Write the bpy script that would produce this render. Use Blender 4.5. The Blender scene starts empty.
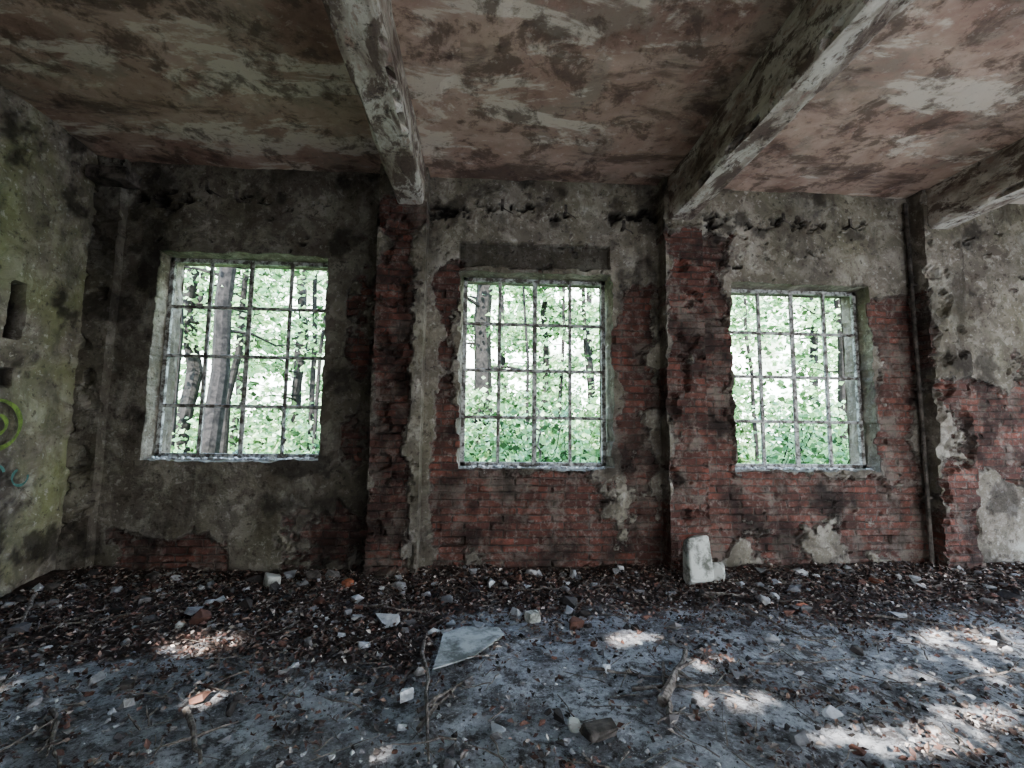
import bpy, bmesh, math, random
import numpy as np
from mathutils import Vector, Matrix
random.seed(7); rng=np.random.default_rng(7)
SC=bpy.context.scene

# ------------------------------------------------------------------ noise
def hsh(a,b,s):
    n=(a.astype(np.int64)*374761393+b.astype(np.int64)*668265263+s*974711)&0xffffffff
    n=((n^(n>>13))*1274126177)&0xffffffff
    n=((n^(n>>16))*2246822519)&0xffffffff
    n=n^(n>>13)
    return n/4294967296.0
def vn(x,y,s):
    x=np.asarray(x,float);y=np.asarray(y,float)
    xi=np.floor(x);yi=np.floor(y);fx=x-xi;fy=y-yi
    fx=fx*fx*(3-2*fx);fy=fy*fy*(3-2*fy)
    a=hsh(xi,yi,s);b=hsh(xi+1,yi,s);c=hsh(xi,yi+1,s);d=hsh(xi+1,yi+1,s)
    return (a*(1-fx)+b*fx)*(1-fy)+(c*(1-fx)+d*fx)*fy
def fbm(x,y,sc=1.,o=5,s=0,g=.5):
    t=0;a=.5;n=0
    for k in range(o):
        t=t+a*vn(np.asarray(x)*sc+k*17.3,np.asarray(y)*sc+k*9.1,s+k);n+=a;a*=g;sc*=2.03
    return t/n
def sstep(a,b,x):
    t=np.clip((x-a)/(b-a),0,1);return t*t*(3-2*t)

# ------------------------------------------------------------------ materials
class MT:
    def __init__(s,name):
        s.m=bpy.data.materials.new(name);s.m.use_nodes=True;s.t=s.m.node_tree;s.t.nodes.clear()
        s.out=s.n('ShaderNodeOutputMaterial')
    def n(s,ty,**k):
        d=s.t.nodes.new(ty)
        for a,b in k.items(): setattr(d,a,b)
        return d
    def l(s,a,b): s.t.links.new(a,b)
    def put(s,sock,v):
        if isinstance(v,(int,float)): sock.default_value=v
        elif isinstance(v,tuple): sock.default_value=v+((1,) if len(v)==3 and len(sock.default_value)==4 else ())
        else: s.l(v,sock)
    def math(s,op,a,b=0.,clamp=False):
        d=s.n('ShaderNodeMath',operation=op,use_clamp=clamp);s.put(d.inputs[0],a);s.put(d.inputs[1],b);return d.outputs[0]
    def mix(s,f,a,b,bt='MIX'):
        d=s.n('ShaderNodeMix',data_type='RGBA',blend_type=bt)
        s.put(d.inputs[0],f);s.put(d.inputs[6],a);s.put(d.inputs[7],b);return d.outputs[2]
    def noise(s,vec,sc,det=6,rough=.6,dist=0.):
        d=s.n('ShaderNodeTexNoise');s.put(d.inputs['Scale'],float(sc));d.inputs['Detail'].default_value=det
        d.inputs['Roughness'].default_value=rough;d.inputs['Distortion'].default_value=dist
        if vec is not None:s.l(vec,d.inputs['Vector'])
        return d.outputs['Fac']
    def ramp(s,f,st):
        d=s.n('ShaderNodeValToRGB');s.l(f,d.inputs[0]);e=d.color_ramp.elements
        while len(e)<len(st):e.new(.5)
        for i,(p,c) in enumerate(st):
            e[i].position=p;e[i].color=(c,c,c,1) if isinstance(c,(int,float)) else tuple(c)+(1,)
        return d.outputs[0]
    def obj(s): return s.n('ShaderNodeTexCoord').outputs['Object']
    def mapp(s,v,sc=(1,1,1),rot=(0,0,0),loc=(0,0,0)):
        d=s.n('ShaderNodeMapping');s.l(v,d.inputs[0]);d.inputs['Scale'].default_value=sc;d.inputs['Rotation'].default_value=rot;d.inputs['Location'].default_value=loc;return d.outputs[0]
    def bump(s,h,st,dist=.02,nrm=None):
        d=s.n('ShaderNodeBump');s.l(h,d.inputs['Height']);d.inputs['Strength'].default_value=st;d.inputs['Distance'].default_value=dist
        if nrm:s.l(nrm,d.inputs['Normal'])
        return d.outputs[0]
    def bsdf(s,col,rough=.9,nrm=None,spec=.25,**k):
        d=s.n('ShaderNodeBsdfPrincipled');s.put(d.inputs['Base Color'],col);s.put(d.inputs['Roughness'],rough)
        d.inputs['Specular IOR Level'].default_value=spec
        if nrm:s.l(nrm,d.inputs['Normal'])
        s.l(d.outputs[0],s.out.inputs[0]);return d
    def attr(s,name):
        d=s.n('ShaderNodeAttribute',attribute_name=name)
        q=s.n('ShaderNodeSeparateColor');s.l(d.outputs['Color'],q.inputs[0]);return q.outputs,d.outputs['Color']

def mat_wall(name='brick_and_peeling_plaster',moss=.16):
    m=MT(name);o=m.obj()
    sp=m.n('ShaderNodeSeparateXYZ');m.l(o,sp.inputs[0])
    u=m.math('ADD',sp.outputs[0],sp.outputs[1])
    wob=m.noise(o,9,3);wob2=m.math('MULTIPLY',m.math('SUBTRACT',wob,.5),.035)
    cb=m.n('ShaderNodeCombineXYZ');m.l(m.math('ADD',u,wob2),cb.inputs[0]);m.l(m.math('ADD',sp.outputs[2],wob2),cb.inputs[1])
    bt=m.n('ShaderNodeTexBrick');m.l(cb.outputs[0],bt.inputs['Vector'])
    bt.inputs['Scale'].default_value=1.;bt.inputs['Bias'].default_value=0.
    bt.inputs['Brick Width'].default_value=.26;bt.inputs['Row Height'].default_value=.077
    bt.inputs['Mortar Size'].default_value=.010;bt.inputs['Mortar Smooth'].default_value=.4
    bt.inputs['Color1'].default_value=(.27,.105,.078,1);bt.inputs['Color2'].default_value=(.10,.045,.038,1);bt.inputs['Mortar'].default_value=(.12,.10,.088,1)
    A,_=m.attr('mask')
    n1=m.noise(o,2.2,9,.68);n2=m.noise(o,14,8,.72);n3=m.noise(o,5,8,.72,.6);n4=m.noise(m.mapp(o,loc=(7,3,5)),3.1,9,.75,.4);n5=m.noise(m.mapp(o,(1,1,.35),loc=(2,9,1)),1.7,8,.65,.3)
    bc=m.mix(m.ramp(n3,[(.36,0.),(.6,.85)]),bt.outputs['Color'],(.085,.05,.042))
    bc=m.mix(m.ramp(n2,[(.52,0.),(.64,.7)]),bc,(.26,.225,.195))
    bc=m.mix(m.ramp(n4,[(.51,0.),(.59,.75)]),bc,(.19,.165,.14))
    bc=m.mix(m.ramp(n1,[(.47,0.),(.62,.8)]),bc,(.04,.031,.027))
    pl=m.ramp(n1,[(.28,(.095,.08,.065)),(.42,(.22,.19,.155)),(.56,(.35,.315,.265)),(.74,(.53,.50,.44))])
    pl=m.mix(m.ramp(n3,[(.46,0.),(.54,.65)]),pl,(.155,.13,.105))
    pl=m.mix(m.ramp(n4,[(.56,0.),(.6,.6)]),pl,(.43,.40,.345))
    pl=m.mix(m.ramp(m.noise(o,1.3,6,.6,.3),[(.42,0.),(.66,moss)]),pl,(.25,.27,.12))
    pl=m.mix(m.ramp(n2,[(.57,0.),(.63,.7)]),pl,(.075,.06,.05))
    pl=m.mix(m.ramp(n2,[(.36,.6),(.42,0.)]),pl,(.55,.52,.47))
    pl=m.mix(m.ramp(n5,[(.5,0.),(.61,.6)]),pl,(.065,.053,.043))
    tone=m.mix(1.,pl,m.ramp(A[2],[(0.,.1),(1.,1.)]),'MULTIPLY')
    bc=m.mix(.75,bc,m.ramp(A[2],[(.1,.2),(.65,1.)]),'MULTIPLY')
    r=m.math('ADD',A[0],m.math('MULTIPLY',m.math('SUBTRACT',n2,.5),.6))
    r=m.math('ADD',r,m.math('MULTIPLY',m.math('SUBTRACT',n4,.5),.7))
    f=m.ramp(r,[(.46,0.),(.52,1.)])
    edge=m.ramp(r,[(.4,0.),(.46,.45),(.5,.45),(.53,0.)])
    c=m.mix(f,tone,bc);c=m.mix(edge,c,m.mix(1.,(.37,.34,.3),m.ramp(A[2],[(0.,.1),(1.,1.)]),'MULTIPLY'))
    c=m.mix(A[1],c,(.02,.016,.014))
    h=m.math('ADD',m.math('MULTIPLY',m.math('MULTIPLY',bt.outputs['Fac'],f),-1.2),m.math('MULTIPLY',n2,1.5))
    h=m.math('ADD',h,m.math('MULTIPLY',f,-1.))
    m.bsdf(c,.92,m.bump(h,1.,.015));return m.m
def mat_ceiling():
    m=MT('peeling_ceiling_paint');o=m.obj()
    n1=m.noise(o,.8,10,.6,.3);n2=m.noise(m.mapp(o,loc=(3,1,0)),1.5,10,.68,.35);n3=m.noise(o,11,8,.75)
    n4=m.noise(m.mapp(o,(.5,1.2,1),(0,0,math.radians(-35)),(5,5,0)),1.7,9,.66,.4);n5=m.noise(m.mapp(o,loc=(9,4,0)),3.2,9,.72,.3)
    c=m.ramp(n1,[(.3,(.15,.095,.076)),(.42,(.31,.205,.165)),(.52,(.45,.335,.27)),(.62,(.37,.255,.205)),(.72,(.23,.145,.118))])
    c=m.mix(m.ramp(n2,[(.5,0.),(.58,.75)]),c,(.30,.245,.20))
    c=m.mix(m.ramp(n4,[(.53,0.),(.57,.8)]),c,(.60,.53,.45))
    c=m.mix(m.ramp(n5,[(.52,0.),(.6,.75)]),c,(.12,.085,.068))
    c=m.mix(m.ramp(n4,[(.36,.75),(.45,0.)]),c,(.10,.07,.058))
    c=m.mix(m.ramp(n3,[(.57,0.),(.66,.5)]),c,(.09,.068,.058))
    c=m.mix(m.ramp(n3,[(.36,.4),(.42,0.)]),c,(.55,.48,.42))
    m.bsdf(c,.85,m.bump(m.math('ADD',n2,m.math('MULTIPLY',n3,.6)),.8,.025));return m.m
def mat_beam():
    m=MT('chipped_beam_plaster');o=m.obj();v=m.mapp(o,(1.6,.7,1.6))
    n1=m.noise(v,2.4,9,.65,.4);n2=m.noise(o,11,8,.75);n3=m.noise(v,4,8,.7,.4)
    c=m.ramp(n1,[(.34,(.16,.12,.10)),(.46,(.32,.275,.23)),(.55,(.50,.46,.40)),(.7,(.58,.55,.49))])
    c=m.mix(m.ramp(n3,[(.51,0.),(.57,.85)]),c,(.12,.085,.07))
    c=m.mix(m.ramp(n3,[(.38,.6),(.42,0.)]),c,(.27,.17,.135))
    c=m.mix(m.ramp(n2,[(.56,0.),(.63,.75)]),c,(.06,.048,.042))
    m.bsdf(c,.88,m.bump(m.math('ADD',n1,m.math('MULTIPLY',n2,.7)),.9,.02));return m.m
def mat_floor():
    m=MT('dusty_concrete_floor');o=m.obj();A,_=m.attr('mask')
    n1=m.noise(o,1.1,9,.65,.3);n2=m.noise(o,6,10,.78);n3=m.noise(o,34,8,.8);n4=m.noise(o,2.6,10,.75,.5)
    c=m.ramp(n1,[(.34,(.27,.27,.28)),(.5,(.47,.48,.50)),(.66,(.63,.64,.67))])
    c=m.mix(m.ramp(n4,[(.5,0.),(.56,.65)]),c,(.19,.175,.17))
    c=m.mix(m.ramp(n2,[(.5,0.),(.57,.85)]),c,(.085,.074,.07))
    c=m.mix(m.ramp(n2,[(.38,.7),(.44,0.)]),c,(.72,.73,.76))
    c=m.mix(m.ramp(n3,[(.54,0.),(.6,.8)]),c,(.065,.056,.053))
    c=m.mix(m.ramp(n3,[(.38,.8),(.44,0.)]),c,(.74,.74,.76))
    soil=m.ramp(n2,[(.38,(.24,.2,.18)),(.44,(.05,.038,.033)),(.6,(.13,.092,.08))])
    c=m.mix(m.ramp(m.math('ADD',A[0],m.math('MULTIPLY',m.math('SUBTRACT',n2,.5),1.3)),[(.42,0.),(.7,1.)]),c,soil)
    m.bsdf(c,.9,m.bump(m.math('ADD',n2,m.math('MULTIPLY',n3,.6)),1.,.05));return m.m
def mat_attrcol(name,rough=.85,spec=.25,sc=25,amt=.5,bs=.5):
    m=MT(name);o=m.obj();_,c=m.attr('tint');n=m.noise(o,sc,7,.7)
    c=m.mix(amt,c,m.ramp(n,[(.3,.25),(.7,1.5)]),'MULTIPLY')
    m.bsdf(c,rough,m.bump(n,bs,.01),spec);return m.m
def mat_simple(name,c1,c2,sc=10,rough=.8,bs=.5,p=(.4,.6)):
    m=MT(name);o=m.obj();n=m.noise(o,sc,8,.68,.3);m.bsdf(m.ramp(n,[(p[0],c1),(p[1],c2)]),rough,m.bump(n,bs,.01));return m.m
def mat_leaf():
    m=MT('tree_leaf');_,c=m.attr('tint')
    d=m.n('ShaderNodeBsdfDiffuse');m.l(c,d.inputs[0]);t=m.n('ShaderNodeBsdfTranslucent')
    m.l(m.mix(1.,c,(1.1,1.2,.85),'MULTIPLY'),t.inputs[0])
    x=m.n('ShaderNodeMixShader');x.inputs[0].default_value=.5;m.l(d.outputs[0],x.inputs[1]);m.l(t.outputs[0],x.inputs[2])
    m.l(x.outputs[0],m.out.inputs[0]);return m.m
def mat_glass():
    m=MT('grimy_glass');o=m.obj();g=m.n('ShaderNodeBsdfTransparent');g.inputs[0].default_value=(.8,.88,.85,1)
    d=m.n('ShaderNodeBsdfTranslucent');d.inputs[0].default_value=(.5,.6,.55,1)
    x=m.n('ShaderNodeMixShader');m.l(m.ramp(m.noise(o,8,6),[(.35,.1),(.7,.5)]),x.inputs[0]);m.l(g.outputs[0],x.inputs[1]);m.l(d.outputs[0],x.inputs[2]);m.l(x.outputs[0],m.out.inputs[0]);return m.m
MW=mat_wall();MWL=mat_wall('mossy_plaster',.7);MC=mat_ceiling();MB=mat_beam();MF=mat_floor()
MLIT=mat_attrcol('dead_leaf',.8,.3,30,.5,.3);MRUB=mat_attrcol('rubble_stone',.9,.2,18,.6,.8)
MLEAF=mat_leaf();MBARK=mat_simple('tree_bark',(.006,.0055,.005),(.026,.023,.021),9)  # bark colour darkened to carry the backlit shade of the trunks
MTWIG=mat_simple('dead_wood',(.06,.048,.04),(.24,.21,.185),30)
MIRON=mat_simple('rusty_painted_steel',(.10,.085,.075),(.48,.48,.46),13,.65,.4,(.43,.58))
MGL=mat_glass()
MGR=mat_simple('forest_ground',(.07,.12,.035),(.16,.24,.08),3)
MCLEAR=mat_simple('sandy_yard',(.36,.33,.28),(.46,.43,.38),3)
MPALE=mat_simple('pale_plaster_chunk',(.13,.13,.11),(.46,.46,.42),9,.9,.7,(.38,.54))

# ------------------------------------------------------------------ mesh utils
def mkobj(name,v,f,mat,attr=None,aname='mask',smooth=False,parent=None):
    me=bpy.data.meshes.new(name);me.from_pydata(np.asarray(v,float).tolist(),[],f if isinstance(f,list) else f.tolist());me.update()
    if attr is not None:
        a=me.color_attributes.new(aname,'FLOAT_COLOR','POINT')
        c=np.ones((len(v),4));c[:,:3]=attr;a.data.foreach_set('color',c.ravel())
    for mm in (mat if isinstance(mat,(list,tuple)) else [mat]): me.materials.append(mm)
    if smooth: me.polygons.foreach_set('use_smooth',[True]*len(me.polygons))
    ob=bpy.data.objects.new(name,me);SC.collection.objects.link(ob)
    if parent: ob.parent=parent
    return ob
def box(x0,x1,y0,y1,z0,z1):
    v=[(x,y,z) for x in(x0,x1) for y in (y0,y1) for z in (z0,z1)]
    f=[(0,1,3,2),(4,6,7,5),(0,4,5,1),(2,3,7,6),(0,2,6,4),(1,5,7,3)]
    return v,f
def join(parts):
    V=[];F=[]
    for v,f in parts:
        o=len(V);V+=[tuple(p) for p in v];F+=[tuple(i+o for i in q) for q in f]
    return V,F
def seg(br,step):
    out=[br[0]]
    for a,b in zip(br[:-1],br[1:]):
        n=max(1,int(round((b-a)/step)));out+=list(np.linspace(a,b,n+1)[1:])
    return np.array(out)
def gridfaces(ni,nj,keep=None):
    i,j=np.meshgrid(np.arange(ni-1),np.arange(nj-1),indexing='ij')
    a=i*nj+j;F=np.stack([a,a+nj,a+nj+1,a+1],-1).reshape(-1,4)
    if keep is not None:F=F[keep.ravel()]
    return F

H=4.3;XL=-4.0;XR=8.0;YR=-6.8
WINS=[(-3.36,-1.665,1.19,3.31),(-.2,1.39,1.12,3.2),(2.82,4.42,1.12,3.17)]
PIL=[(-4.0,-3.74,.1),(-1.1,-.6,.2),(1.97,2.4,.2),(4.98,5.42,.2)]
# ------------------------------------------------------------------ back wall
e=.006
xb=sorted([XL,XR,-3.74,-3.74+e,-1.1-e,-1.1,-.6,-.6+e,1.97-e,1.97,2.4,2.4+e,4.98-e,4.98,5.42,5.42+e]+[w for q in WINS for w in q[:2]])
zb=sorted(set([0.,H]+[w for q in WINS for w in q[2:]]))
xs=seg(xb,.025);zs=seg(zb,.021)
X,Z=np.meshgrid(xs,zs,indexing='ij')
BR=[(-1.15,-.66,0,3.95,1),(-1.45,-1.1,.3,3.7,.6),(-3.6,-2.4,0,.45,.9),(-2.4,-1.2,.2,.9,.45),
    (-.6,-.18,0,3.3,.93),(-.58,1.97,0,1.1,.92),(1.4,1.97,0,3.2,.96),(1.9,2.84,0,3.75,1.05),(2.4,4.97,0,1.1,.92),(4.42,4.98,0,3.1,.98),
    (4.98,6.7,1.0,2.15,.85),(4.98,5.6,0,2.2,.9)]
NEG=[(1.15,1.9,.45,.95,.4),(2.03,2.2,1.4,1.62,.8),(2.75,3.9,.05,.4,.4),(-.66,-.5,.3,3.6,.4),(2.5,2.8,3.1,3.5,.3),(5.6,7,.2,.9,.5)]
def sbox(x,z,q,soft=.35):
    sd=np.maximum(np.abs(x-(q[0]+q[1])/2)-(q[1]-q[0])/2,np.abs(z-(q[2]+q[3])/2)-(q[3]-q[2])/2)
    return np.clip(.5-sd/soft,0,1)*q[4]
def brickness(x,z):
    b=np.zeros_like(x)
    for q in BR:b=np.maximum(b,sbox(x,z,q))
    for q in NEG:b=b-sbox(x,z,q)
    return np.clip(b*.82+(fbm(x,z,2.1,7,3,.62)-.5)*1.5+.05,0,1)
R=brickness(X,Z)
R=np.where(X<-1.45,np.minimum(R,.62*sstep(.8,.2,Z)+.36),R)
prot=np.zeros_like(X)
for a,b,p in PIL: prot=np.where((X>=a-1e-6)&(X<=b+1e-6),p,prot)
chip=sstep(.55,.7,fbm(X,Z,6,4,9))*.06*(prot>.05)
row=np.floor(Z/.077);bn=np.floor((X+np.where(row%2==0,.13,0))/.26)
bo=hsh(bn,row,5);bo=np.where(bo>.965,.045,bo*.018)
br=sstep(.45,.55,R+(fbm(X,Z,14,4,12,.7)-.5)*.3)
band=np.exp(-((Z-3.9)/.12)**2)+.5*np.exp(-((Z-3.45)/.2)**2)
pit=sstep(.65,.73,fbm(X*.7,Z,11,5,21,.65)*.6+fbm(X,Z,2,3,22)*.28+band*.17)*(prot<.15)
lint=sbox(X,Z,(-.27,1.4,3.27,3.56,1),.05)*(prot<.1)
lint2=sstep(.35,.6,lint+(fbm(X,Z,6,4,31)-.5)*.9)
Yv=-prot+chip-.026*(1-br)+bo*br+(fbm(X,Z,3,6,40,.6)-.5)*.045+pit*.05+lint2*.05
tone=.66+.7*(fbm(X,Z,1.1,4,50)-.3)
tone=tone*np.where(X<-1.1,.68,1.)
tone=tone*(1-.3*sbox(X,Z,(-1.6,-.7,0,4.3,1),.5))  # shade beside the pilaster painted into the wall tone
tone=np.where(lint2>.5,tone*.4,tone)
Gd=np.clip(pit*.9+.65*sstep(.59,.71,fbm(X,Z,2.6,6,60,.6)),0,1)
Xd=X.copy();Zd=Z.copy()
keep=np.ones((len(xs)-1,len(zs)-1),bool);xm=(xs[:-1]+xs[1:])/2;zm=(zs[:-1]+zs[1:])/2
for wi,(a,b,c,d) in enumerate(WINS):
    keep&=~((xm[:,None]>a)&(xm[:,None]<b)&(zm[None]>c)&(zm[None]<d))
    amp=[.03,.07,.045][wi]
    rr=np.floor(Z/.077)
    oL=(hsh(rr,rr*0+wi,71)*.6+.5*fbm(X*0+wi,Z,9,3,72))*amp;oR=(hsh(rr,rr*0+wi,73)*.6+.5*fbm(X*0+wi,Z,9,3,74))*amp
    oT=fbm(X,Z*0+wi,7,3,75)*.05;oB=fbm(X,Z*0+wi,7,3,76)*.06
    iz=sstep(c-.15,c,Z)*(1-sstep(d,d+.15,Z));ix=sstep(a-.15,a,X)*(1-sstep(b,b+.15,X))
    Xd-=np.where((X<=a+1e-6)&(X>a-.3),oL*iz*np.clip(1-(a-X)/.3,0,1),0)
    Xd+=np.where((X>=b-1e-6)&(X<b+.3),oR*iz*np.clip(1-(X-b)/.3,0,1),0)
    Zd+=np.where((Z>=d-1e-6)&(Z<d+.25),oT*ix*np.clip(1-(Z-d)/.25,0,1),0)
    Zd-=np.where((Z<=c+1e-6)&(Z>c-.25),oB*ix*np.clip(1-(c-Z)/.25,0,1),0)
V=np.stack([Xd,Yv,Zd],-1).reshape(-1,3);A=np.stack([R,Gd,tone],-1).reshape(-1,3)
F=gridfaces(len(xs),len(zs),keep).tolist()
V=V.tolist();A=A.tolist();nj=len(zs)
WT=.38
for wi,(a,b,c,d) in enumerate(WINS):
    i0,i1=[int(np.argmin(abs(xs-q))) for q in (a,b)];j0,j1=[int(np.argmin(abs(zs-q))) for q in (c,d)]
    loop=[(i,j0) for i in range(i0,i1)]+[(i1,j) for j in range(j0,j1)]+[(i,j1) for i in range(i1,i0,-1)]+[(i0,j) for j in range(j1,j0,-1)]
    prev=[i*nj+j for i,j in loop];base=[V[k] for k in prev];K=9
    for k in range(1,K+1):
        cur=[]
        for (i,j),p in zip(loop,base):
            t=k/K;ny=p[1]+(WT-p[1])*t
            nn=(float(fbm(p[0]+p[2],ny*3,6,3,80))-.5)*.035
            cx=(a+b)/2;cz=(c+d)/2
            x=xs[i]+(p[0]-xs[i])*(1-t*.7)+(nn*np.sign(xs[i]-cx) if i in(i0,i1) else 0)
            z=zs[j]+(p[2]-zs[j])*(1-t*.7)+(nn*np.sign(zs[j]-cz) if j in(j0,j1) else 0)
            cur.append(len(V));V.append([x,ny,z])
            A.append([.05 if wi==0 else .12+.4*float(fbm(p[0]+p[2],ny,5,3,81)),0,1.4])
        n=len(loop)
        for q in range(n):
            r_=(q+1)%n;F.append([prev[q],prev[r_],cur[r_],cur[q]])
        prev=cur
pb=[(XL-.3,XR+.2,-.2,1.12),(XL-.3,XR+.2,3.31,H+.2)]
cols=[(XL-.3,WINS[0][0]),(WINS[0][1],WINS[1][0]),(WINS[1][1],WINS[2][0]),(WINS[2][1],XR+.2)]
pb+=[(p,q,1.12,3.31) for p,q in cols]+[(WINS[0][0],WINS[0][1],1.12,1.19),(WINS[1][0],WINS[1][1],3.2,3.31),(WINS[2][0],WINS[2][1],3.17,3.31)]
for p,q,r_,s_ in pb:
    o=len(V);V+=[[p,WT,r_],[q,WT,r_],[q,WT,s_],[p,WT,s_]];A+=[[.3,0,.8]]*4;F.append([o,o+3,o+2,o+1])
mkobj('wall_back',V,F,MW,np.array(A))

# ------------------------------------------------------------------ left wall
ys=seg([YR,-3.5,0.02],.03);zs2=seg([0,H],.03)
Y,Z=np.meshgrid(ys,zs2,indexing='ij')
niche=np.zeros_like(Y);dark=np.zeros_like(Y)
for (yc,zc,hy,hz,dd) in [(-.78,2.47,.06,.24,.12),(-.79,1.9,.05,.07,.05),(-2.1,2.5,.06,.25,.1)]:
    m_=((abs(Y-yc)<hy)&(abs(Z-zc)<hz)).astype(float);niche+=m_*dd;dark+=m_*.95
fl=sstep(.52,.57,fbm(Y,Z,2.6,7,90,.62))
Rl=np.clip(.12+(fbm(Y,Z,1.6,5,91)-.5)*.4,0,.33)
Xw=XL-niche+fl*.016+(fbm(Y,Z,2.5,6,92,.6)-.5)*.06
tl=1.05+1.1*(fbm(Y,Z,1.5,5,93)-.4)
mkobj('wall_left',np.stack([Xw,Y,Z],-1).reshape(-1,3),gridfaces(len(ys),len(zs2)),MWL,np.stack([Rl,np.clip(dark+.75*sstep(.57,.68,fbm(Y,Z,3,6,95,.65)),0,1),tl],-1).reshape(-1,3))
# ------------------------------------------------------------------ right wall (big doorway) + unseen rear wall (doorways added for fill, holes shaped to cast sun patches)
parts=[box(XR,XR+.3,YR-.2,-6.2,0,H),box(XR,XR+.3,-.9,.0,0,H),box(XR,XR+.3,-6.2,-.9,3.3,H)]
v,f=join(parts);mkobj('wall_right',v,f,MW,np.tile([.3,0,.8],(len(v),1)))
SL=.62;DX=.15
xs3=seg([XL-.2,XR+.2],.03);zs3=seg([-.1,H],.03)
xm3=(xs3[:-1]+xs3[1:])/2;zm3=(zs3[:-1]+zs3[1:])/2
XX,ZZ=np.meshgrid(xm3,zm3,indexing='ij');T=ZZ/SL;xf=XX+DX*T;yf=YR+T
hole=(XX>2.9)&(XX<6.6)&(ZZ<2.2)
hole|=(XX>-.9)&(XX<.3)&(ZZ<2.1)
nz=fbm(xf,yf,11,4,101)
for (px,py,rx,ry,th) in [(-1.88,-1.42,.28,.17,.5),(-1.5,-2.14,.1,.08,.46),(-.47,-2.6,.1,.07,.45),(1.15,-1.5,.26,.12,.5),(1.5,-1.83,.2,.11,.53),(1.46,-2.3,.25,.09,.52),
    (3.75,-1.62,.65,.16,.44),(2.1,-2.66,.45,.1,.46),(2.75,-2.5,.4,.1,.5),(-2.7,-1.9,.1,.07,.52),(4.3,-2.0,.5,.1,.5),(3.3,-2.1,.8,.3,.61)]:
    q=((xf-px)/rx)**2+((yf-py)/ry)**2
    hole|=(q<1)&(nz-q*.06>th)
v=np.stack(np.broadcast_arrays(xs3[:,None],YR,zs3[None]),-1).reshape(-1,3)
mkobj('wall_rear_gobo',v,gridfaces(len(xs3),len(zs3),~hole),MW,np.tile([.45,0,.8],(len(v),1)))

# ------------------------------------------------------------------ ceiling
xs4=seg([XL-.1,XR+.1],.06);ys4=seg([YR-.1,.1],.06);X4,Y4=np.meshgrid(xs4,ys4,indexing='ij')
Z4=H-.02+sstep(.48,.52,fbm(X4,Y4,1.5,6,110))*.014+(fbm(X4,Y4,1.2,4,111)-.5)*.03
v=np.stack([X4,Y4,Z4],-1).reshape(-1,3);f=gridfaces(len(xs4),len(ys4))[:,::-1].tolist()
bv,bf=box(XL-.4,XR+.4,YR-.2,.5,H+.05,H+.35);o=len(v)
v=np.vstack([v,np.array(bv)]);f+=[[i+o for i in q] for q in bf]
mkobj('ceiling',v,f,MC)
def beam(name,x0,x1,zb_,y0,y1,sd):
    ysb=seg([y0,y1],.04);pr=[]
    n=12
    for t in np.linspace(0,1,n): pr.append((x0,H+.01+(zb_-H)*t))
    for t in np.linspace(0,1,9)[1:]: pr.append((x0+(x1-x0)*t,zb_))
    for t in np.linspace(0,1,n)[1:]: pr.append((x1,zb_+(H+.01-zb_)*t))
    pr=np.array(pr);P=np.broadcast_to(pr[None],(len(ysb),len(pr),2)).copy();YY=np.broadcast_to(ysb[:,None],P.shape[:2]).copy()
    idx=np.arange(len(pr))[None]
    n1=(fbm(YY,idx*.04+P[...,1],3,5,sd)-.5)*.045
    cx=(x0+x1)/2
    side=(np.abs(P[...,0]-cx)>(x1-x0)/2-1e-4)
    P[...,0]+=np.where(side,np.sign(P[...,0]-cx)*n1,0);P[...,1]+=np.where(P[...,1]<zb_+1e-3,n1,0)
    for k in (n-1,n+7):
        ch=.012+.09*sstep(.55,.75,fbm(YY[:,k],YY[:,k]*0,4,4,sd+k))
        P[:,k,0]-=np.sign(P[:,k,0]-cx)*ch;P[:,k,1]+=ch*.8
    v=np.stack([P[...,0],YY,P[...,1]],-1).reshape(-1,3);m=len(pr)
    f=gridfaces(len(ysb),m).tolist();f.append(list(range(m)));f.append([ (len(ysb)-1)*m+k for k in range(m)][::-1])
    mkobj(name,v,f,MB)
beam('ceiling_beam',-.93,-.63,3.87,YR,-.16,120)
beam('ceiling_beam.001',2.02,2.31,3.83,YR,-.16,130)
beam('ceiling_beam.002',5.03,5.31,3.83,YR,-.16,140)
def hull(pts,name,mat,bev=.006,parent=None):
    bm=bmesh.new()
    for p in pts:bm.verts.new(p)
    bmesh.ops.convex_hull(bm,input=bm.verts)
    bmesh.ops.delete(bm,geom=[g for g in bm.verts if not g.link_faces],context='VERTS')
    if bev:bmesh.ops.bevel(bm,geom=list(bm.edges),offset=bev,segments=1,affect='EDGES')
    me=bpy.data.meshes.new(name);bm.to_mesh(me);bm.free();me.materials.append(mat)
    ob=bpy.data.objects.new(name,me);SC.collection.objects.link(ob)
    if parent:ob.parent=parent
    return ob
def jbox(c,s,j,rz=0,rx=0,extra=6):
    M_=Matrix.Translation(c)@Matrix.Rotation(rz,4,'Z')@Matrix.Rotation(rx,4,'X');P=[]
    for a in(-1,1):
        for b in(-1,1):
            for d in(-1,1): P.append(M_@Vector([s[k]*q/2*(1-random.random()*j) for k,q in enumerate((a,b,d))]))
    for _ in range(extra):
        q=[random.uniform(-1,1) for _ in range(3)];k=random.randrange(3);q[k]=math.copysign(1.0,q[k])
        P.append(M_@Vector([s[i]*q[i]/2 for i in range(3)]))
    return P
MDK=mat_simple('sooty_concrete',(.035,.03,.026),(.14,.12,.105),9)
hull(jbox((-3.76,-.2,4.02),(.40,.24,.14),.15),'corbel_block',MDK)
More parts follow.
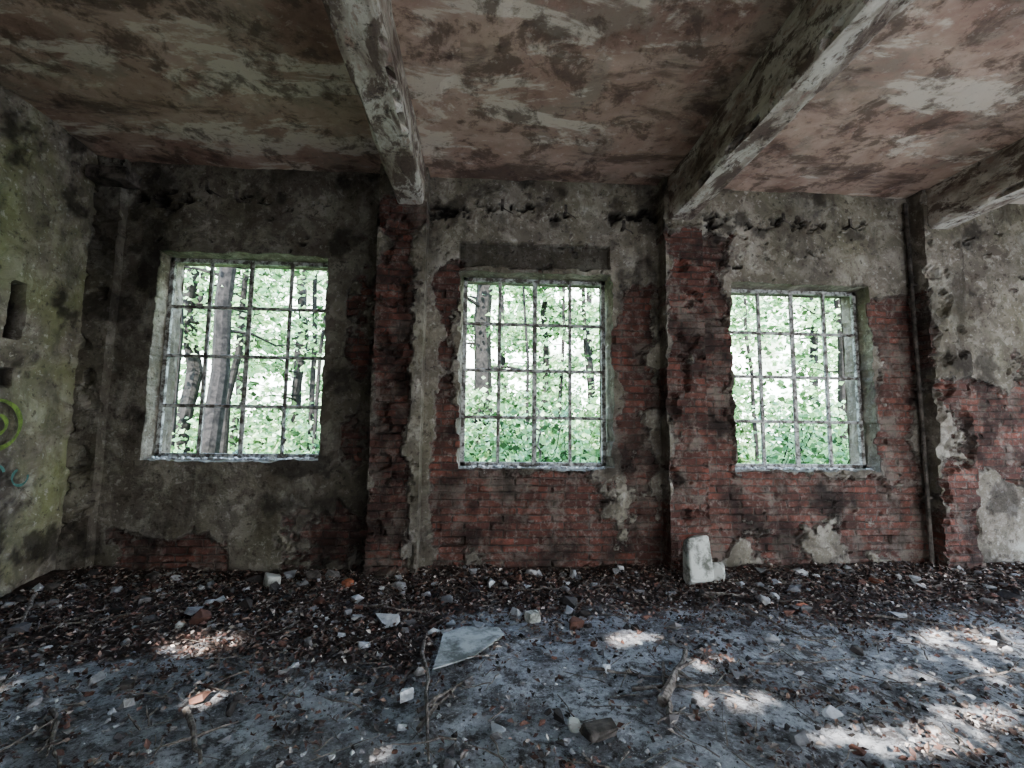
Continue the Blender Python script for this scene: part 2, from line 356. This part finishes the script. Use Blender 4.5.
# ------------------------------------------------------------------ floor
def moundf(x,y):
    d=-y
    h=.07*np.exp(-(d/.45)**1.5)*(.5+fbm(x,y,1.3,3,200))+.04*np.exp(-((x+4)/.5)**2)
    h+=.05*np.exp(-(d/1.1)**2)*fbm(x,y,3,4,201)+(fbm(x,y,1.1,3,202)-.5)*.03+(fbm(x,y,6,5,203,.65)-.5)*.05
    return h
xs5=seg([XL-.05,XR+.05],.035);ys5=seg([YR,-3.2],.12);ys5=np.concatenate([ys5,seg([-3.2,.05],.025)[1:]])
X5,Y5=np.meshgrid(xs5,ys5,indexing='ij');Z5=moundf(X5,Y5)
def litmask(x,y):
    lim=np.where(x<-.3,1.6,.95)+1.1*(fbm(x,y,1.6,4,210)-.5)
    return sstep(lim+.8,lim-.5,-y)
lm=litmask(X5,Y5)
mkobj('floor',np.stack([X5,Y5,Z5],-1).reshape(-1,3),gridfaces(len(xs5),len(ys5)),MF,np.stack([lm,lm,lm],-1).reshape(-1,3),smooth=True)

# ------------------------------------------------------------------ leaf quads
def leafquads(C,size,tilt=1.,col=None,asp=.55):
    N=len(C);yaw=rng.uniform(0,2*np.pi,N)
    n=rng.normal(size=(N,3));n/=np.linalg.norm(n,axis=1)[:,None]
    n=n*tilt+np.array([0,0,1.])*(1-tilt);n/=np.linalg.norm(n,axis=1)[:,None]
    a=np.stack([np.cos(yaw),np.sin(yaw),np.zeros(N)],-1);a-=n*(a*n).sum(1)[:,None];a/=np.linalg.norm(a,axis=1)[:,None]+1e-9
    b=np.cross(n,a);s=size[:,None]
    cu=rng.uniform(-.1,.35,N)[:,None]
    v=np.stack([C-a*s*.5,C+b*s*asp*.5+n*s*cu,C+a*s*.5,C-b*s*asp*.5+n*s*cu],1).reshape(-1,3)
    i=np.arange(N)*4
    f=np.concatenate([np.stack([i,i+1,i+2],-1),np.stack([i,i+2,i+3],-1)])
    return v,f,np.repeat(col,4,axis=0)
N=70000
x=rng.uniform(XL+.12,7,N);y=-np.abs(rng.uniform(0.08,3.2,N))
p=litmask(x,y)*.75+.04+.35*sstep(.53,.65,fbm(x,y,2.4,5,220,.6));k=rng.random(N)<p;x=x[k];y=y[k];n_=len(x)
pal=np.array([(.11,.066,.055),(.17,.10,.082),(.25,.175,.14),(.065,.045,.04),(.40,.35,.31),(.045,.038,.035),(.15,.13,.12)])
z=moundf(x,y)+rng.uniform(.0,.025,n_)
col=pal[rng.integers(0,7,n_)]*rng.uniform(.5,1.4,(n_,1))
v,f,c=leafquads(np.stack([x,y,z+.005],-1),rng.uniform(.014,.055,n_),.45,col)
mkobj('leaf_litter',v,f,MLIT,c,'tint')
prot_h=[]
for k in range(14):
    bm=bmesh.new()
    for _ in range(11): 
        q=Vector((random.uniform(-1,1),random.uniform(-1,1),random.uniform(-1,1)))
        if random.random()<.5:q.normalize()
        bm.verts.new(Vector((q.x,q.y*.8,q.z*.55)))
    bmesh.ops.convex_hull(bm,input=bm.verts);bmesh.ops.delete(bm,geom=[g for g in bm.verts if not g.link_faces],context='VERTS')
    bm.verts.index_update();prot_h.append((np.array([q.co[:] for q in bm.verts]),[[w.index for w in q.verts] for q in bm.faces]));bm.free()
def scatter(name,P,S,C,sink=.25):
    V=[];F=[];K=[];o=0
    for p,s,c in zip(P,S,C):
        hv,hf=prot_h[random.randrange(14)];t=random.uniform(0,6.28)
        R_=np.array(Matrix.Rotation(t,3,'Z')@Matrix.Rotation(random.uniform(-.4,.4),3,'X'))
        w=hv@R_.T*s+np.array(p)+np.array([0,0,s*.5*(1-sink)]);V.append(w);F+=[[i+o for i in q] for q in hf];K.append(np.tile(c,(len(w),1)));o+=len(w)
    return mkobj(name,np.vstack(V),F,MRUB,np.vstack(K),'tint')
N=19000;x=rng.uniform(XL+.1,6.5,N);y=-np.abs(rng.uniform(.08,3.2,N))
k=rng.random(N)<(.3+.3*sstep(.9,.2,-y)+.5*sstep(.5,.62,fbm(x,y,1.7,4,230)));x=x[k];y=y[k]
s=np.exp(rng.normal(-4.8,.68,len(x)));s=np.clip(s,.003,.06)
rp=np.array([(.42,.42,.43),(.28,.27,.27),(.6,.6,.6),(.18,.165,.16),(.2,.11,.085),(.36,.34,.325),(.12,.11,.11),(.08,.07,.065)])
c=rp[rng.integers(0,8,len(x))]*rng.uniform(.5,1.15,(len(x),1))
scatter('floor_rubble',np.stack([x,y,moundf(x,y)],-1),s,c)
N=300;x=rng.uniform(XL+.2,6.5,N);y=-rng.uniform(.12,1.15,N)**1.4-.14
scatter('rubble_pile',np.stack([x,y,moundf(x,y)],-1),np.clip(np.exp(rng.normal(-3.1,.4,N)),.02,.11),rp[rng.integers(0,8,N)]*rng.uniform(.35,.9,(N,1)),.4)
hf_=lambda x,y: float(moundf(np.array([x]),np.array([y]))[0])
hull(jbox((2.13,-.42,.26),(.27,.16,.46),.3,.25,-.12,12),'plaster_block',MPALE,.012)
hull(jbox((2.34,-.42,.14),(.15,.14,.2),.4,-.4,.1),'plaster_block.001',MPALE,.01)
def flat(name,pts,th,mat):
    P=[]
    for a,b in pts:
        P+=[(a,b,.03),(a,b,.03+th)]
    hull(P,name,mat,.003)
MSLAB=mat_simple('dusty_plaster_sheet',(.14,.145,.135),(.42,.43,.42),7,.9,.5,(.4,.58))
flat('plaster_slab',[(-.26,-1.95),(-.24,-1.45),(-.1,-1.33),(.17,-1.36),(.2,-1.48),(-.02,-1.8)],.012,MSLAB)
hull(jbox((.43,-1.25,.07),(.12,.09,.09),.4,.3),'plaster_chunk',MPALE)
for i,(a,b,sz) in enumerate([(-3.0,-.3,.12),(-1.9,-.35,.19),(-1.55,-.3,.14),(-3.7,-.5,.12),(-2.2,-1.2,.07),(1.0,-.5,.08),(3.2,-.6,.08),(.5,-2.5,.09),(-2.0,-2.0,.08)]):
    hull(jbox((a,b,hf_(a,b)+sz*.2),(sz,sz*.8,sz*.7),.45,random.random()*3,.3),'plaster_chunk.%03d'%(i+1),MPALE if i%3==1 else MDK,.006)
MBR=mat_simple('loose_brick',(.14,.06,.04),(.36,.14,.08),12)
for i,(a,b,r_) in enumerate([(2.75,-1.05,.4),(-1.2,-.4,1.1),(3.9,-.5,2.)]):
    hull(jbox((a,b,hf_(a,b)+.02),(.12,.08,.06),.3,r_,.15),'broken_brick' if i==0 else 'broken_brick.%03d'%i,MBR,.005)
hull(jbox((.62,-2.58,.045),(.2,.13,.06),.45,.3),'concrete_chunk',MDK,.006)

# ------------------------------------------------------------------ tubes: branches, twigs
def tube(P,Rr,n=6):
    P=[Vector(p) for p in P];V=[];F=[]
    for i,p in enumerate(P):
        d=(P[min(i+1,len(P)-1)]-P[max(i-1,0)]).normalized();u=d.orthogonal().normalized();w=d.cross(u)
        for k in range(n):
            a=2*math.pi*k/n;rr=Rr[i]*(1+random.uniform(-.1,.1));V.append(p+u*math.cos(a)*rr+w*math.sin(a)*rr)
    for i in range(len(P)-1):
        for k in range(n):
            F.append((i*n+k,i*n+(k+1)%n,(i+1)*n+(k+1)%n,(i+1)*n+k))
    F.append(tuple(range(n))[::-1]);F.append(tuple((len(P)-1)*n+k for k in range(n)))
    return V,F
def wig(a,b,n,j):
    a=Vector(a);b=Vector(b);L=(b-a).length
    return [a.lerp(b,i/n)+Vector([random.uniform(-j,j)*L for _ in range(3)])*(1 if 0<i<n else 0) for i in range(n+1)]
def branch(name,a,b,r,side=2):
    A_=(a[0],a[1],hf_(a[0],a[1])+r+.012+(a[2] if len(a)>2 else 0));B_=(b[0],b[1],hf_(b[0],b[1])+r*.6+.012+(b[2] if len(b)>2 else 0))
    P=wig(A_,B_,7,.018);parts=[tube(P,[r*(1-.55*i/7) for i in range(8)],7)]
    for k in range(side):
        q=P[random.randint(2,6)];e_=q+Vector((random.uniform(-.2,.2),random.uniform(-.2,.2),random.uniform(0,.05)))
        parts.append(tube(wig(q,e_,3,.04),[r*.5,r*.4,r*.3,r*.15],5))
    v,f=join(parts);mkobj(name,v,f,MTWIG)
bl=[((-.36,-1.55),(-.2,-2.75),.014),((-.3,-2.35),(-.02,-2.0),.013),((-.28,-2.5),(-.12,-2.1),.012),((1.02,-2.35),(1.42,-1.75),.03),((1.0,-2.5),(1.1,-2.25),.018),
    ((-3.5,-.9,.1),(-3.2,-1.35),.014),((-2.2,-2.25),(-1.75,-2.75),.014),((-1.5,-2.3),(-1.2,-2.7),.018),((2.2,-1.1),(2.45,-1.75),.012),((.2,-.55),(.75,-.7,.05),.012),
    ((-3.8,-.9),(-3.5,-1.9),.014),((.7,-1.95),(1.3,-2.1),.01),((1.8,-1.95),(2.5,-1.9),.009),((3.1,-1.2),(3.7,-1.45),.011),((-1.0,-.9),(-.3,-1.15,.05),.012),((2.0,-.75),(2.9,-.95),.013),((-2.6,-1.0),(-3.3,-1.25),.011),((2.9,-2.2),(3.5,-2.1),.01),
    ((-.9,-1.5),(-.5,-1.9),.01),((.9,-2.2),(1.5,-2.15),.012),((1.2,-1.9),(1.05,-2.3),.011)]
for i,(a,b,r) in enumerate(bl): branch('fallen_branch' if i==0 else 'fallen_branch.%03d'%i,a,b,r)
parts=[]
for k in range(1300):
    a=random.uniform(XL+.25,6.3);b=-random.uniform(.2,3.05)
    if random.random()>.5+.5*float(litmask(np.array([a]),np.array([b]))[0]): continue
    L=random.uniform(.05,.32);t=random.uniform(0,6.28);a2=max(XL+.15,a+L*math.cos(t));b2=min(-.15,b+L*math.sin(t))
    r=random.uniform(.0015,.0055)
    parts.append(tube(wig((a,b,hf_(a,b)+.02),(a2,b2,hf_(a2,b2)+.02+random.random()*.03),4,.03),[r,r,r*.9,r*.8,r*.5],4))
v,f=join(parts);mkobj('twig_scatter',v,f,MTWIG)

# ------------------------------------------------------------------ windows
def shard(x0,z0,pts,y):
    n=len(pts);v=[(x0+a,y,z0+b) for a,b in pts]+[(x0+a,y+.004,z0+b) for a,b in pts]
    f=[tuple(range(n)),tuple(range(2*n-1,n-1,-1))]+[(i,n+i,n+(i+1)%n,(i+1)%n) for i in range(n)];return v,f
for wi,(a,b,c,d) in enumerate(WINS):
    par=bpy.data.objects.new('window_%d'%(wi+1),None);SC.collection.objects.link(par)
    y0=.15;fw=.045;parts=[]
    xo=[a-.01,b+.01];zo=[c-.01,d+.01]
    def bar(x0,x1,z0,z1,dp=.04,y=y0): parts.append(box(x0,x1,y,y+dp,z0,z1))
    bar(xo[0],xo[0]+fw,zo[0],zo[1]);bar(xo[1]-fw,xo[1],zo[0],zo[1]);bar(xo[0],xo[1],zo[0],zo[0]+fw);bar(xo[0],xo[1],zo[1]-fw,zo[1])
    for k in(1,2,3):
        xc=a+(b-a)*k/4;t=.019 if k!=2 else .025
        parts.append(box(xc-t,xc+t,y0-.004,y0+.008,c,d));parts.append(box(xc-.006,xc+.006,y0,y0+.045,c,d))
        zc=c+(d-c)*k/4
        parts.append(box(a,b,y0-.008,y0+.006,zc-.018,zc+.018));parts.append(box(a,b,y0,y0+.04,zc-.006,zc+.006))
    v,f=join(parts);fr=mkobj('frame',v,f,MIRON,parent=par)
    md=fr.modifiers.new('b','BEVEL');md.width=.003;md.segments=1
    parts=[];cw=(b-a)/4;ch=(d-c)/4
    for i in range(4):
        for j in range(4):
            if random.random()<.25:
                X0=a+i*cw;Z0=c+j*ch;w=random.uniform(.04,.14);h=random.uniform(.05,.16);kind=random.randrange(3)
                if kind==0:pts=[(0,0),(w,0),(w*.4,h*.35),(0,h)]
                elif kind==1:pts=[(cw,0),(cw,h),(cw-w*.3,h*.5),(cw-w,0)]
                else:pts=[(0,ch),(0,ch-h),(w*.5,ch-h*.4),(w,ch)]
                parts.append(shard(X0,Z0,pts,y0+.012))
    if parts: v,f=join(parts);mkobj('glass_shards',v,f,MGL,parent=par)
    N=90;px=rng.uniform(a+.02,b-.02,N);py=rng.uniform(0.0,.14,N)
    so=scatter('sill_rubble',np.stack([px,py,np.full(N,c-.02)],-1),rng.uniform(.008,.034,N),rp[rng.integers(0,3,N)]*1.4);so.parent=par
parts=[tube(wig((.62,.13,1.75),(.66,.12,1.2),8,.06),[.012]*9,5)];v,f=join(parts);mkobj('hanging_strap',v,f,MIRON)
parts=[tube(wig((-2.1,.13,1.72),(-2.06,.12,1.25),8,.06),[.013]*9,5)];v,f=join(parts);mkobj('hanging_strap.001',v,f,MIRON)
v,f=join([tube([(4.93,-.07,z) for z in np.linspace(.05,4.2,14)],[.022]*14,10)]+[box(4.9,4.97,-.1,-.04,z,z+.03) for z in (.8,2.,3.2)])
mkobj('drain_pipe',v,f,MDK)
for i,(x_,z_) in enumerate([(.2,3.93),(.9,3.9),(-2.9,3.98),(-2.6,3.9),(3.4,3.92),(4.2,3.88),(1.55,3.75)]):
    v,f=join([box(x_-.015,x_+.015,-.11,-.0,z_-.012,z_+.012),box(x_-.015,x_+.015,-.12,-.1,z_-.012,z_+.08),tube(wig((x_,-.1,z_),(x_+.12,-.06,z_-.05),4,.08),[.006]*5,5)])
    mkobj('wall_hook' if i==0 else 'wall_hook.%03d'%i,v,f,MDK)
def ring(cy,cz,r,w,a0=0,a1=6.283):
    n=48;V=[];F=[]
    for i in range(n+1):
        t=a0+(a1-a0)*i/n;ww=w*(1+.3*math.sin(3*t))
        for q in (r-ww/2,r+ww/2): V.append((XL+.045,cy+q*math.cos(t),cz+q*math.sin(t)))
    for i in range(n): F.append((2*i,2*i+1,2*i+3,2*i+2))
    return V,F
MG1=mat_simple('green_spray_paint',(.09,.12,.04),(.19,.27,.07),14);MG2=mat_simple('teal_spray_paint',(.07,.14,.12),(.12,.25,.23),14)
v,f=join([ring(-.87,1.5,.2,.035),ring(-.87,1.5,.08,.03)]);mkobj('graffiti_circle',v,f,MG1)
v,f=join([ring(-.85,1.08,.09,.02,.3,4.5),ring(-.62,1.05,.07,.02,2,6.5),ring(-1.1,1.1,.1,.02,1,5)]);mkobj('graffiti_scribble',v,f,MG2)

# ------------------------------------------------------------------ outdoors
v,f=box(-70,70,.4,70,-.35,-.12);mkobj('forest_ground',v,f,MGR)
v,f=box(-70,70,-60,.4,-.35,-.14);mkobj('yard_ground',v,f,MCLEAR)
gp=np.array([(.30,.42,.24),(.42,.54,.35),(.17,.28,.14),(.56,.66,.48),(.35,.49,.35),(.20,.33,.20),(.06,.10,.05)])  # leaf palette paled and greyed to imitate outdoor haze
def lsize(C): return (.035+.0115*(C[:,1]+5))*rng.uniform(.5,1.4,len(C))
def tree(name,x,y,r,h,lean=(0,0),nl=3500,crown=(2.,9.),cr=2.,col=1.):
    par=bpy.data.objects.new(name,None);SC.collection.objects.link(par)
    top=(x+lean[0]*h,y+lean[1]*h,h);P=wig((x,y,-.15),top,8,.008);parts=[tube(P,[r*(1-.075*i) for i in range(9)],10)]
    tips=[]
    for k in range(14):
        zc=random.uniform(crown[0],crown[1]);q=Vector((x+lean[0]*zc,y+lean[1]*zc,zc));t=random.uniform(0,6.28);L=random.uniform(.5,1.)*cr
        e_=q+Vector((math.cos(t)*L,math.sin(t)*L,random.uniform(-.2,.7)));W=wig(q,e_,4,.05)
        parts.append(tube(W,[r*.2,r*.15,r*.1,r*.07,.008],5));tips+=W[2:]
        for _ in range(2):
            e2=e_+Vector((random.uniform(-1,1),random.uniform(-1,1),random.uniform(-.6,.5)))*.6;tips.append(e2);parts.append(tube([W[3],e2],[r*.06,.005],4))
    v,f=join(parts);mkobj('trunk',v,f,MBARK,parent=par)
    if nl:
        T_=np.array([t[:] for t in tips]);C=T_[rng.integers(0,len(T_),nl)]+rng.normal(size=(nl,3))*np.array([.36,.36,.2])
        C=C[(C[:,1]>1.2)&(C[:,2]>-.1)];n=len(C);c=gp[rng.integers(0,7,n)]*rng.uniform(.6,1.4,(n,1))*col
        v,f,c=leafquads(C,lsize(C),.8,c,.7);mkobj('leaves',v,f,MLEAF,c,'tint',parent=par)
def shrub(name,x,y,rad,h,nl=2200):
    par=bpy.data.objects.new(name,None);SC.collection.objects.link(par);parts=[];tips=[]
    for k in range(12):
        t=random.uniform(0,6.28);L=random.uniform(.2,1)*rad;e_=(x+math.cos(t)*L,y+math.sin(t)*L,random.uniform(.4,1)*h)
        W=wig((x+random.uniform(-.2,.2),y,-.15),e_,6,.04);parts.append(tube(W,[.022,.02,.017,.014,.01,.008,.004],5));tips+=W[2:]
    v,f=join(parts);mkobj('stems',v,f,MBARK,parent=par)
    T_=np.array([t[:] for t in tips]);C=T_[rng.integers(0,len(T_),nl)]+rng.normal(size=(nl,3))*np.array([.35,.35,.25])
    C=C[(C[:,1]>1.)&(C[:,2]>-.1)];n=len(C);c=gp[rng.integers(0,7,n)]*rng.uniform(.6,1.4,(n,1))
    v,f,c=leafquads(C,lsize(C),.8,c,.7);mkobj('leaves',v,f,MLEAF,c,'tint',parent=par)
TR=[(-5.15,4.2,.19,11,(.03,.02)),(-7.4,7.5,.2,12,(-.03,.0)),(-6.0,6.5,.1,9,(.05,0)),(-5.6,10,.16,12,(-.02,0)),(.0,8.8,.32,13,(.02,0)),(2.2,12,.14,12,(.03,0)),
    (6.8,9,.12,11,(-.04,0)),(10.5,8,.16,12,(.02,0)),(9.,13,.2,13,(0,0)),(-11,12,.22,13,(.02,0)),(-2.4,14,.18,13,(-.02,0)),(5.,16,.2,13,(0,0)),(13.5,13,.2,13,(0,0)),(-8,16,.2,13,(0,0)),(1.,17,.2,13,(0,0)),(-14,9,.2,12,(0,0)),
    (3.5,20,.2,13,(0,0)),(-4.5,19,.2,13,(0,0)),(9,19,.2,13,(0,0)),(-12,19,.2,13,(0,0)),
    (-3.9,6.2,.05,9,(.03,0)),(-4.3,7.4,.08,10,(-.02,0)),(-6.3,5.2,.1,10,(-.03,0)),(1.3,6.8,.045,9,(-.04,0)),(2.2,8.2,.06,10,(.03,0)),(6.0,6.4,.05,9,(.05,0)),(7.9,8.,.06,9,(-.03,0)),(-8.6,9.,.1,11,(.06,0)),(3.9,11,.1,12,(-.05,0))]
for i,(a,b,r,h,l) in enumerate(TR): tree('tree' if i==0 else 'tree.%03d'%i,a,b,r,h,l,(800 if (i<4 or i>=20) else 2000),(3.2 if (i<3 or i>=20) else 1.2,min(h,9.)),2.4)
k=0
for (a,b,rd,h) in [(-6.5,3.9,1.,1.2),(-3.2,5,1.1,1.4),(-8.5,6.5,1.5,1.8),(-5.,8,1.6,1.9),(-1.,5.2,1.1,1.9),(1.,4.6,1.2,1.9),(2.6,6.5,1.3,2.4),(4.5,5,1.2,2.2),(6.5,4.2,1.3,2.1),(8.6,6,1.5,2.4),(5.6,8,1.6,3.),(-.4,8,1.6,2.6),(11,5.5,1.5,3.),(3.4,9.5,1.6,3.2),(-11,8,1.6,2.6),(-2.8,10,1.6,3.),(8,10,1.6,3.2),(0,12,1.8,3.6),(-7,12,1.8,2.8),(6,13,1.8,3.6),(12,10,1.8,3.4),(-9,10.5,1.8,2.6)]:
    shrub('shrub' if k==0 else 'shrub.%03d'%k,a,b,rd,h,1500);k+=1

# ------------------------------------------------------------------ light: open sky to the south, hazy woodland horizon to the north
w=bpy.data.worlds.new('sky');SC.world=w;w.use_nodes=True;t=w.node_tree;t.nodes.clear()
def wn(ty,**k):
    d=t.nodes.new(ty)
    for a,b in k.items():setattr(d,a,b)
    return d
o=wn('ShaderNodeOutputWorld');bg=wn('ShaderNodeBackground');tc=wn('ShaderNodeTexCoord');sp=wn('ShaderNodeSeparateXYZ');rp_=wn('ShaderNodeValToRGB')
L=t.links.new
L(tc.outputs['Generated'],sp.inputs[0]);L(sp.outputs[2],rp_.inputs[0])
rp_.color_ramp.elements[0].color=(.9,.95,.98,1);rp_.color_ramp.elements[1].color=(.45,.66,1,1);rp_.color_ramp.elements[0].position=.05;rp_.color_ramp.elements[1].position=.7
nt=wn('ShaderNodeTexNoise');nt.inputs['Scale'].default_value=14;nt.inputs['Detail'].default_value=8;nt.inputs['Roughness'].default_value=.7;L(tc.outputs['Generated'],nt.inputs['Vector'])
gr=wn('ShaderNodeValToRGB');L(nt.outputs['Fac'],gr.inputs[0]);gr.color_ramp.elements[0].position=.36;gr.color_ramp.elements[0].color=(.18,.24,.15,1);gr.color_ramp.elements[1].position=.54;gr.color_ramp.elements[1].color=(.9,.98,.96,1)
fy=wn('ShaderNodeMapRange');fy.inputs[1].default_value=0.;fy.inputs[2].default_value=.35;L(sp.outputs[1],fy.inputs[0])
fz=wn('ShaderNodeMapRange');fz.inputs[1].default_value=.5;fz.inputs[2].default_value=.3;L(sp.outputs[2],fz.inputs[0])
mu=wn('ShaderNodeMath',operation='MULTIPLY');L(fy.outputs[0],mu.inputs[0]);L(fz.outputs[0],mu.inputs[1])
mx=wn('ShaderNodeMix',data_type='RGBA');L(mu.outputs[0],mx.inputs[0]);L(rp_.outputs[0],mx.inputs[6]);L(gr.outputs[0],mx.inputs[7])
L(mx.outputs[2],bg.inputs[0]);L(bg.outputs[0],o.inputs[0])
bg.inputs[1].default_value=5.4
sl=bpy.data.lights.new('sun','SUN');sl.energy=13;sl.angle=math.radians(.7);sl.color=(1,.97,.94);so=bpy.data.objects.new('sun',sl);SC.collection.objects.link(so)
so.rotation_euler=Vector((DX,1,-SL)).to_track_quat('-Z','Y').to_euler();so.location=(0,-20,20)
# ------------------------------------------------------------------ camera
cd=bpy.data.cameras.new('camera');cam=bpy.data.objects.new('camera',cd);SC.collection.objects.link(cam);SC.camera=cam
cd.sensor_width=36;cd.lens=468/1024*36;cd.clip_start=.05;cd.clip_end=300
r=Vector((.99763,-.0679,.01128));u=Vector((-.0179,-.0976,.99517));b=-Vector((.0665,.9930,.09859))
cam.matrix_world=Matrix(((r.x,u.x,b.x,0),(r.y,u.y,b.y,-5),(r.z,u.z,b.z,1.5),(0,0,0,1)))
SC.view_settings.view_transform='AgX';SC.view_settings.look='AgX - Medium High Contrast';SC.view_settings.exposure=1.0
